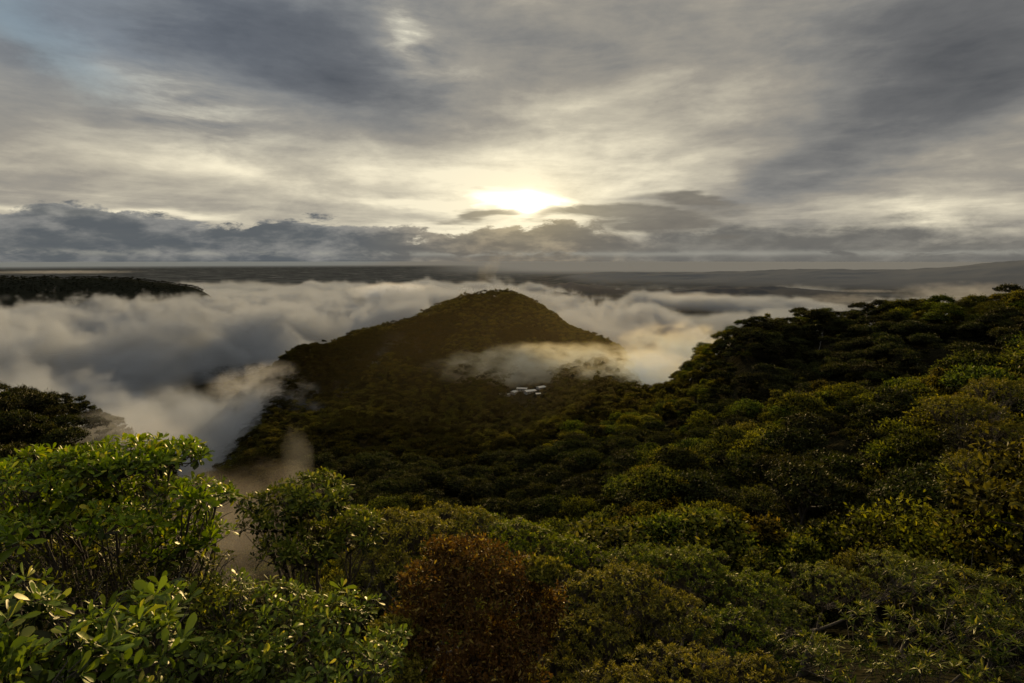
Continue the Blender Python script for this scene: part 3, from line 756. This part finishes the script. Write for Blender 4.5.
mist('ravine_mist', 'grey mist drifting in front of the dark trees on the left', at(128, 436, 215), 28, 26, 15, .030, 1.4, 1.2, off=9.0, step=.4)
mist('cloud_wisp', 'faint wisp of cloud rising steeply behind the hilltop', at(487, 272, 2300), 48, 60, 110, .0014, 1.6, 1.8, rot=(0, 32, 0), off=4.0, color=SUN_GOLD, step=.4)
mist('cloud_wisp', 'ragged grey cloud above the far end of the right ridge', at(968, 294, 2300), 330, 260, 62, .0022, 1.9, 1.8, off=1.0, step=.4)
mist('cloud_wisp', 'low grey cloud behind the middle of the right ridge', at(845, 300, 2300), 230, 200, 34, .002, 1.9, 1.8, off=7.0, step=.4)
mist('cloud_wisp', 'pale cloud streak over the dark plain right of the hill', at(690, 296, 4200), 420, 260, 38, .002, 1.9, 1.8, off=12.0, step=.4)
mist('cloud_wisp', 'thin pale cloud streak over the far plain on the right', at(868, 291, 6500), 420, 260, 22, .0015, 1.9, 1.6, off=14.0, step=.4)
mist('cloud_wisp', 'long pale cloud bank lying near the horizon on the left', at(60, 272, 9000), 1500, 900, 34, .0006, 2.2, 1.9, off=16.0, step=.4)
mist('cloud_wisp', 'rounded blue grey cloud bank left of the hilltop', at(395, 291, 3300), 330, 300, 62, .012, 1.5, 1.0, off=19.0, step=.35)

def haze():  # added veil standing in for sun glare over the dark valley
    m = bpy.data.materials.new('glare_haze'); m.use_nodes = True; nt = m.node_tree; nt.nodes.clear(); g = G(nt)
    out = g.new('ShaderNodeOutputMaterial'); pv = g.new('ShaderNodeVolumeScatter'); pv.inputs['Color'].default_value = (1.0, .77, .36, 1)
    pv.inputs['Anisotropy'].default_value = .55; tc = g.new('ShaderNodeTexCoord').outputs['Object']; x, y, z = g.xyz(tc); f = (1.0 - (x * x + y * y + z * z)).max(0.0)
    g.put(pv.inputs['Density'], f * f * .000062); m.cycles.volume_step_rate = 1.0
    g.link(pv.outputs[0], out.inputs['Volume'])
    o = link('glare_haze', mesh_from('glare_haze', IV, IQ, m, True)); o.location = (50, 800, ZC - 170); o.scale = (420, 560, 190)
    tag(o, 'thin golden haze added in the valley to imitate sun glare', kind='stuff')
haze()
# ------------------------------------------------------------------ foreground trees
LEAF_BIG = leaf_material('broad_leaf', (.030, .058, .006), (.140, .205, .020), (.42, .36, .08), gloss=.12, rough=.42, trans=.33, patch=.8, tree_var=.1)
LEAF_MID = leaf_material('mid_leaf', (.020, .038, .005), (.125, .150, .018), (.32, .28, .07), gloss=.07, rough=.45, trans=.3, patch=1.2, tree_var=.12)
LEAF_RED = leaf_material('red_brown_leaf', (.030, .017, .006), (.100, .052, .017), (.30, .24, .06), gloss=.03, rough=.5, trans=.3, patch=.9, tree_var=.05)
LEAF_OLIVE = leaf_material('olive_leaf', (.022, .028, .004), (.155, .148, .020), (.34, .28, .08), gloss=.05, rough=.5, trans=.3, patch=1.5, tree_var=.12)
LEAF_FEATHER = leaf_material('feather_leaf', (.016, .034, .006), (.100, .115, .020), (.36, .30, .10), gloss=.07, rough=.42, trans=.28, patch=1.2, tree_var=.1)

def near_tree(label, base, pads, mat, template=OBOVATE, leaf=.20, per=9, rosette=.05, twig_r=.006, mode='rosette', fill=0.25, seed=1, name='broadleaf_tree', trunk_r=.14, cat='tree', group=None, droop=.0):
    """pads: (px, py, Y, rx, ry, rz, count): flattened domes of foliage carried by limbs"""
    r = np.random.default_rng(seed)
    base = np.array([base[0], base[1], hz(base[0], base[1])])
    cs = [np.array(at(p[0], p[1], p[2])) for p in pads]
    centre = np.mean(cs, 0)
    o = root(name, (base[0], base[1], base[2] + ZC), label, cat, group)
    off = np.array([0, 0, 0]) - base
    fork = base + (centre - base) * np.array([.45, .45, .55])
    L, W, LUM = [], [], []
    W.append(tube(bez(base + [0, 0, -.8], fork, 0, 8, .15, r) + off, np.linspace(trunk_r * 1.3, trunk_r * .8, 8), 8))
    limbs = []
    for c, p in zip(cs, pads):
        rx, ry, rz, cnt = p[3:7]
        low = c - [0, 0, rz * .9]
        lp = bez(fork, low, -.2, 9, .4 * min(1, rx), r)
        W.append(tube(lp + off, np.linspace(trunk_r * .38, .014, 9), 6))
        # secondary limbs
        nb = max(3, int(cnt / 9)); tips = []
        for b in range(nb):
            a_ = r.uniform(0, 2 * pi); q = math.sqrt(r.random()) * .75
            tp = c + np.array([rx * q * cos(a_), ry * q * sin(a_), -rz * r.uniform(.25, .55)])
            st = lp[r.integers(5, 9)]
            W.append(tube(bez(st, tp, .05, 6, .12, r) + off, np.linspace(.014, .007, 6), 5)); tips.append(tp)
        tips = np.array(tips)
        # rosettes over the dome, fewer inside it
        a_ = r.uniform(0, 2 * pi, cnt); q = np.sqrt(r.random(cnt)) ; 
        lumpy = cnt > 250
        if lumpy:
            K = max(5, cnt // (15 if mode == 'spray' else 10)); ka = r.uniform(0, 2 * pi, K); kq = np.sqrt((np.arange(K) + .5) / K)
            pick_ = r.integers(0, K, cnt); kx = kq * np.cos(ka * 0 + np.arange(K) * 2.399); ky = kq * np.sin(np.arange(K) * 2.399)
            sp = .62 / math.sqrt(K); dd = rand_dirs(cnt, r); dd[:, 2] = np.abs(dd[:, 2])
            ux = kx[pick_] + dd[:, 0] * sp; uy = ky[pick_] + dd[:, 1] * sp; bump = dd[:, 2] * sp * 1.5 * rx - .12 * rx * r.random(K)[pick_]
            a_ = np.arctan2(uy, ux); q = np.minimum(np.hypot(ux, uy), 1.15)
        edge = 1 + .16 * np.sin(a_ * 3 + seed) + .10 * np.sin(a_ * 7 + seed * 2)
        zz = np.sqrt(np.clip(1 - q ** 2, 0, 1)) * np.where(r.random(cnt) < fill, r.uniform(-.9, .6, cnt), r.uniform(.55, 1.05, cnt))
        lump = .20 * np.sin(q * 7 * np.cos(a_) + seed) * np.sin(q * 7 * np.sin(a_) + 1.3 * seed)
        if lumpy: zz = np.sqrt(np.clip(1 - np.minimum(kq[pick_], 1) ** 2, 0, 1)) + bump / rz
        pos = c + np.stack([rx * q * edge * np.cos(a_), ry * q * edge * np.sin(a_), rz * (zz + lump * (not lumpy)) - droop * q ** 2], -1)
        nrm = unit(np.stack([q * np.cos(a_) * .8, q * np.sin(a_) * .8, np.full(cnt, .85)], -1) + r.normal(size=(cnt, 3)) * .28)
        for k in range(cnt):
            t_ = tips[np.argmin(((tips - pos[k]) ** 2).sum(-1))]
            if mode == 'rosette' or k % 3 == 0:
                W.append(tube(bez(t_, pos[k], -.04, 4, .03, r) + off, np.linspace(twig_r * 1.4, twig_r * .6, 4), 3))
        hy = sst((pos[:, 2] - c[2]) / rz, -.35, .75) * (.6 + .4 * sst(r.random(cnt), .1, .6))  # leaves painted lighter towards the top of each pad
        nb_ = len(template[0])
        if mode == 'rosette':
            m = per
            LUM.append(np.repeat((hy[:, None] * np.linspace(.75, 1.15, m)[None]).ravel(), nb_))
            th = (np.arange(m) * 2.399)[None, :] + r.uniform(0, 6.28, (cnt, 1))
            ref = unit(np.cross(nrm, rand_dirs(cnt, r))); ref2 = np.cross(nrm, ref)
            lift = np.linspace(.05, 1.15, m)[None, :] + r.normal(size=(cnt, m)) * .18      # outer leaves flat, inner leaves upright
            dirs = (np.cos(th) * np.cos(lift))[..., None] * ref[:, None] + (np.sin(th) * np.cos(lift))[..., None] * ref2[:, None] + np.sin(lift)[..., None] * nrm[:, None]
            P_ = pos[:, None] + nrm[:, None] * (np.linspace(0, rosette, m))[None, :, None] + dirs * .015
            up = nrm[:, None] + dirs * -.3 + r.normal(size=dirs.shape) * .18
            sz = leaf * np.linspace(1.1, .55, m)[None, :] * r.uniform(.70, 1.15, (cnt, m)) * r.uniform(.55, 1.25, (cnt, 1))
            L.append(scatter(template, (P_.reshape(-1, 3) + off), dirs.reshape(-1, 3), up.reshape(-1, 3), sz.reshape(-1), 1.0))
        elif mode == 'spray':
            m = per
            LUM.append(np.repeat(hy, nb_ * m))
            d = unit(rand_dirs(cnt * m, r).reshape(cnt, m, 3) * .9 + nrm[:, None] * .7)
            P_ = pos[:, None] + r.normal(size=(cnt, m, 3)) * rosette
            up = nrm[:, None] + r.normal(size=(cnt, m, 3)) * .45
            L.append(scatter(template, (P_ + off).reshape(-1, 3), d.reshape(-1, 3), up.reshape(-1, 3), leaf * r.uniform(.65, 1.2, cnt * m)))
        elif mode == 'frond':
            # pinnate leaves: a drooping rachis with leaflet pairs
            nf = 4; m = per
            th = r.uniform(0, 6.28, (cnt, nf)); ref = unit(np.cross(nrm, rand_dirs(cnt, r))); ref2 = np.cross(nrm, ref)
            d0 = unit(np.cos(th)[..., None] * ref[:, None] + np.sin(th)[..., None] * ref2[:, None] + .45 * nrm[:, None])
            s_ = np.linspace(.12, 1, m)[None, None, :, None]
            rl = rosette
            line_ = pos[:, None, None] + d0[:, :, None] * s_ * rl + np.array([0, 0, -1.0]) * (s_ ** 2) * rl * .38
            tang = unit(d0[:, :, None] + np.array([0, 0, -1.]) * s_ * .76)
            side = unit(np.cross(tang, nrm[:, None, None]))
            for sg in (-1, 1):
                LUM.append(np.repeat(hy, nf * m * nb_))
                dirs = unit(side * sg + tang * .55 + r.normal(size=tang.shape) * .08)
                up = np.broadcast_to(nrm[:, None, None], dirs.shape) + r.normal(size=dirs.shape) * .15
                L.append(scatter(template, (line_ + off).reshape(-1, 3), dirs.reshape(-1, 3), up.reshape(-1, 3), leaf * r.uniform(.8, 1.1, dirs.shape[0] * dirs.shape[1] * dirs.shape[2])))
    for k in range(26):          # bare twigs poking out of the crown
        c = cs[k % len(cs)]; p = pads[k % len(cs)]; a_ = r.uniform(0, 6.28); q = r.uniform(.6, 1.0)
        s0 = c + np.array([p[3] * q * cos(a_), p[4] * q * sin(a_), p[5] * .2]); hgt = .18 * p[3] + .10
        W.append(tube(bez(s0, s0 + np.array([cos(a_) * hgt, sin(a_) * hgt, hgt * r.uniform(.4, 1.6)]), .02, 5, .05 * p[3], r) + off, np.linspace(.006, .002, 5) * (1 + p[3]), 3))
    w = join(W); l = join(L)
    link('trunk', mesh_from('trunk', w[0], w[1], BARK, True), o)
    link('crown', mesh_from('crown', l[0], l[1], mat, template is OBOVATE, np.clip(np.concatenate(LUM), 0, 1)), o)
    return o

# the big-leaved tree at the left: tiers of foliage stepping down to the right
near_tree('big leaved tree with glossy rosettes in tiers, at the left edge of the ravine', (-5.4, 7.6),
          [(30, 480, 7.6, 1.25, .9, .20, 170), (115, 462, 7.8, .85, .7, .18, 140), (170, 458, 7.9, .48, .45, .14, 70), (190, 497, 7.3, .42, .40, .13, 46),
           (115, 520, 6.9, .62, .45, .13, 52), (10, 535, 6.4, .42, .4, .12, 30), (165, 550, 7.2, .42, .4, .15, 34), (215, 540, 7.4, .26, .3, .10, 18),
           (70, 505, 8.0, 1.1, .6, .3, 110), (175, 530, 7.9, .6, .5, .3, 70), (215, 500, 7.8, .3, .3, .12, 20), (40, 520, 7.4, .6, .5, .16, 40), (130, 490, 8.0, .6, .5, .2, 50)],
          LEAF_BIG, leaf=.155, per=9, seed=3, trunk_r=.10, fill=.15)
near_tree('low shrub with the largest leaves in the corner below the big leaved tree', (-3.9, 4.2),
          [(40, 660, 4.3, .60, .50, .20, 62), (120, 655, 4.6, .50, .45, .18, 48), (-20, 625, 4.4, .5, .5, .2, 34), (10, 700, 4.1, .6, .5, .2, 30), (150, 610, 5.4, .40, .35, .16, 20), (100, 690, 4.4, .5, .4, .2, 30)],
          LEAF_BIG, leaf=.19, per=9, seed=9, trunk_r=.05, name='broadleaf_shrub', cat='shrub')
near_tree('broadleaf shrub of small rosettes filling the dark hollow under the tiered tree', (-5.6, 7.2),
          [(60, 570, 7.6, 1.3, .8, .4, 190), (170, 585, 7.2, .8, .7, .4, 150), (215, 610, 7.0, .4, .4, .3, 60)],
          LEAF_MID, leaf=.10, per=8, seed=10, trunk_r=.05, name='broadleaf_shrub', cat='shrub')
near_tree('rounded tree with pale tipped rosettes beside the mist gap', (-4.0, 11.5),
          [(312, 500, 11.4, .85, .8, .42, 180), (275, 520, 11.2, .55, .6, .30, 90), (350, 535, 11.6, .70, .7, .45, 130), (300, 550, 10.8, .80, .7, .40, 130), (255, 505, 11.0, .25, .3, .12, 20)],
          LEAF_MID, leaf=.17, per=9, seed=4, trunk_r=.12)
near_tree('spreading shrub with bright tipped rosettes below the rounded tree', (-2.9, 7.6),
          [(215, 600, 7.4, .50, .5, .20, 60), (265, 610, 7.6, .55, .5, .24, 80), (330, 622, 7.9, .65, .6, .30, 110), (250, 655, 6.9, .60, .5, .26, 80), (330, 680, 7.0, .8, .6, .3, 110), (195, 655, 6.6, .5, .5, .24, 60),
           (380, 655, 8.0, .4, .5, .3, 50)],
          LEAF_BIG, leaf=.15, per=8, seed=5, trunk_r=.07, name='broadleaf_shrub', cat='shrub')
near_tree('red brown leaved tree with a rounded crown among green ones', (-.9, 17.5),
          [(470, 568, 17.8, 1.1, 1.2, .6, 260), (515, 580, 17.2, .9, .9, .5, 180), (428, 592, 16.8, 1.0, 1.1, .5, 260), (540, 610, 16.8, .8, .9, .6, 200), (480, 605, 16.6, 1.2, 1.1, .6, 320),
           (415, 628, 16.0, .9, 1.0, .5, 230), (455, 650, 15.6, 1.3, 1.1, .7, 380), (520, 650, 15.8, 1.0, 1.0, .6, 280), (480, 690, 15.0, 1.6, 1.1, .7, 380), (445, 556, 18.4, .7, .8, .4, 130)],
          LEAF_RED, template=OVAL, leaf=.15, per=7, rosette=.13, mode='spray', seed=6, trunk_r=.2)
near_tree('olive green tree with a broad crown just behind the red brown tree', (-2.5, 25),
          [(400, 540, 23, 2.2, 1.8, .9, 620), (340, 530, 24, 1.6, 1.5, .8, 340), (450, 530, 25, 2.0, 1.7, .8, 480), (380, 580, 21, 1.8, 1.5, .8, 420), (392, 640, 15.2, .7, .7, .4, 260), (545, 575, 16.6, .6, .6, .35, 260), (395, 675, 14.6, .9, .8, .5, 280)],
          LEAF_OLIVE, template=OVAL, leaf=.15, per=8, rosette=.05, mode='rosette', seed=7, trunk_r=.22)
near_tree('green fine leaved tree at the far edge of the foreground canopy', (2.2, 27),
          [(520, 545, 26, 1.8, 1.7, .9, 520), (570, 560, 25, 1.4, 1.4, .8, 380), (480, 525, 28, 1.4, 1.3, .6, 240)],
          LEAF_MID, template=OVAL, leaf=.15, per=8, rosette=.05, mode='rosette', seed=8, trunk_r=.22)
near_tree('olive tree with a speckled dome crown right of the red brown tree', (3.4, 20),
          [(620, 600, 20, 2.0, 1.7, 1.0, 620), (590, 645, 18, 1.6, 1.4, .9, 460), (670, 625, 19.5, 1.6, 1.4, .8, 420), (560, 690, 16.5, 1.6, 1.3, .8, 380)],
          LEAF_OLIVE, template=OVAL, leaf=.14, per=8, rosette=.05, mode='rosette', seed=11, trunk_r=.2)
near_tree('green tree with a dense rounded crown on the lower right slope', (8, 27),
          [(690, 575, 28, 2.3, 2.0, 1.1, 620), (750, 600, 26, 2.0, 1.8, 1.0, 520), (640, 570, 29, 1.8, 1.7, 1.0, 420), (730, 640, 23, 2.2, 1.7, 1.0, 560)],
          LEAF_MID, template=OVAL, leaf=.16, per=8, rosette=.05, mode='rosette', seed=12, trunk_r=.24)
near_tree('ochre tinged tree at the bottom between the olive and feathery trees', (4.4, 15.5),
          [(680, 680, 15.5, 1.5, 1.2, .7, 420), (620, 700, 14.5, 1.3, 1.1, .6, 330), (750, 690, 16, 1.5, 1.3, .7, 400)],
          LEAF_OLIVE, template=OVAL, leaf=.12, per=8, rosette=.05, mode='rosette', seed=13, trunk_r=.16)
near_tree('tree with feathery sprays of narrow leaves in the lower right corner', (11.0, 14.5),
          [(960, 600, 15.5, 1.9, 1.5, .7, 150), (900, 640, 14.5, 1.5, 1.3, .6, 120), (1000, 645, 13.5, 1.5, 1.2, .7, 120), (860, 672, 14, 1.4, 1.2, .5, 100), (950, 690, 12.5, 1.6, 1.1, .6, 110), (1040, 600, 15, 1.2, 1.2, .7, 70), (800, 655, 16, 1.0, 1.0, .5, 60)],
          LEAF_FEATHER, template=NARROW, leaf=.23, per=13, rosette=.06, mode='rosette', fill=.3, seed=14, trunk_r=.16, name='feathery_tree')
near_tree('dark green tree with spreading domes above the feathery tree', (19, 34),
          [(830, 590, 33, 2.6, 2.2, 1.1, 520), (900, 575, 34, 2.4, 2.0, 1.0, 420), (780, 620, 29, 2.0, 1.8, .9, 360)],
          LEAF_MID, template=OVAL, leaf=.17, per=8, rosette=.05, mode='rosette', seed=15, trunk_r=.26)
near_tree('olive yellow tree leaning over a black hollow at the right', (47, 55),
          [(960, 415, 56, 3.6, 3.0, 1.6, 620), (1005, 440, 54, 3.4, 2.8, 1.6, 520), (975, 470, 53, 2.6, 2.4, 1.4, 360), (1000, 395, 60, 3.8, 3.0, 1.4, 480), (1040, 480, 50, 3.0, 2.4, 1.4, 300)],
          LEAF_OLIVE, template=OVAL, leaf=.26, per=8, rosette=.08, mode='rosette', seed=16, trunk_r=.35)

def bare_tree(px, py, Y, H, seed):
    r = np.random.default_rng(seed); x, y, _ = at(px, py, Y); z = hz(x, y)
    o = root('bare_tree', (x, y, z + ZC), 'leafless pale tree standing among the dark crowns of the right ridge', 'tree', 'leafless pale trees on the right ridge')
    tr = bez((0, 0, -1), (r.normal() * .6, r.normal() * .6, H), 0, 8, .4, r)
    link('trunk', mesh_from('trunk', *tube(tr, np.linspace(.28, .07, 8), 6), PALE, True), o)
    for k in range(9):
        p = tr[r.integers(3, 8)]; a_ = r.uniform(0, 6.28); L_ = r.uniform(1.5, 3.4)
        e_ = p + np.array([cos(a_) * L_, sin(a_) * L_, r.uniform(.6, 2.2)])
        b1 = tube(bez(p, e_, .3, 5, .2, r), np.linspace(.09, .03, 5), 4); b2 = tube(bez(p * .4 + e_ * .6, e_ + r.normal(size=3) * .8 + [0, 0, .6], .1, 4, .1, r), np.linspace(.04, .02, 4), 3)
        link('branch', mesh_from('branch', *join([b1, b2]), PALE, True), o)
PALE = plain_material('pale_bark', lambda g, nt, b: g.mix(g.noise(g.new('ShaderNodeTexCoord').outputs['Object'], 2.0, 4, .6), (.16, .14, .11), (.34, .31, .26)))
for q in [(742, 330, 470, 15, 1), (866, 318, 400, 16, 2), (820, 330, 400, 14, 3), (975, 318, 370, 16, 4)]: bare_tree(*q)
# ------------------------------------------------------------------ village in the saddle
def house_fn(c):
    def fn(g, nt, b):
        tc = g.new('ShaderNodeTexCoord').outputs['Object']
        return g.mix(g.noise(tc, 1.2, 5, .6), tuple(v * .7 for v in c), c)
    return fn
WALLM = plain_material('plaster', house_fn((.55, .50, .42)), .85)
def roof_fn(g, nt, b):
    b.inputs['Metallic'].default_value = .2
    x, y, z = g.xyz(g.new('ShaderNodeTexCoord').outputs['Object'])
    bp = g.new('ShaderNodeBump'); g.put(bp.inputs['Height'], (x * 18.0)._m('SINE')); bp.inputs['Strength'].default_value = .3; bp.inputs['Distance'].default_value = .03
    g.link(bp.outputs[0], b.inputs['Normal'])
    return g.mix(g.noise(g.new('ShaderNodeTexCoord').outputs['Object'], .8, 4, .6), (.66, .57, .42), (.92, .84, .68))
ROOFM = plain_material('corrugated_roof', roof_fn, .30, .5)
GLASSM = plain_material('window_glass', lambda g, nt, b: (.03, .035, .04), .1, .6)
DOORM = plain_material('door_paint', house_fn((.16, .08, .04)), .6)
def box(x0, x1, y0, y1, z0, z1):
    V = [(x, y, z) for z in (z0, z1) for x, y in ((x0, y0), (x1, y0), (x1, y1), (x0, y1))]
    return np.array(V, float), np.array([(3, 2, 1, 0), (4, 5, 6, 7), (0, 1, 5, 4), (1, 2, 6, 5), (2, 3, 7, 6), (3, 0, 4, 7)])
def house(label, px, py, Y, L, Wd, H, rot, pitch=.18):
    x, y, _ = at(px, py, Y)
    z = min(hz(x + a_, y + b_) for a_ in (-4, 4) for b_ in (-3, 3))
    o = root('village_house', (x, y, z + ZC), label, 'house', 'roofed houses of the village in the saddle'); o.rotation_euler = (0, 0, radians(rot))
    link('wall', mesh_from('wall', *box(-L / 2, L / 2, -Wd / 2, Wd / 2, -1.5, H), WALLM), o)
    e_ = .7; r_ = (Wd / 2 + e_) * pitch; t_ = .15
    X0, X1, Y0 = -L / 2 - e_, L / 2 + e_, Wd / 2 + e_
    V = np.array([(X, yy, zz) for X in (X0, X1) for yy, zz in ((-Y0, H + .01), (0, H + r_ + .01), (Y0, H + .01), (Y0, H + t_ + .01), (0, H + r_ + t_ + .1), (-Y0, H + t_ + .01))])
    q = [(k, (k + 1) % 6, (k + 1) % 6 + 6, k + 6) for k in range(6)]
    q += [(0, 5, 4, 1), (1, 4, 3, 2), (6, 7, 10, 11), (7, 8, 9, 10)]
    link('roof', mesh_from('roof', V, np.array(q), ROOFM), o)
    link('door', mesh_from('door', *box(-.5, .5, -Wd / 2 - .05, -Wd / 2 + .02, 0, 2.1), DOORM), o)
    for sx in (-1, 1):
        w = link('window', mesh_from('window', *box(sx * L * .3 - .6, sx * L * .3 + .6, -Wd / 2 - .04, -Wd / 2 + .02, 1, 2.2), GLASSM), o)
house('village house with a bright metal roof, leftmost and set apart from the rest', 505, 388, 776, 13, 8, 3.2, -28)
house('village house with the largest bright roof, in the middle of the cluster', 530, 387, 782, 15, 10, 3.6, 22)
house('village house with a narrow gleaming roof behind the largest one', 522, 384, 794, 14, 7, 3.4, -8, .12)
house('village house with a short bright roof at the right end of the cluster', 541, 388, 786, 11, 8, 3.4, 35)
house('small village hut with a pale roof standing nearest, below the cluster', 538, 395, 768, 6, 5, 2.8, 10, .25)
house('village house with a dim grey roof between the leftmost and the middle ones', 514, 388, 786, 10, 7, 3.0, 60)
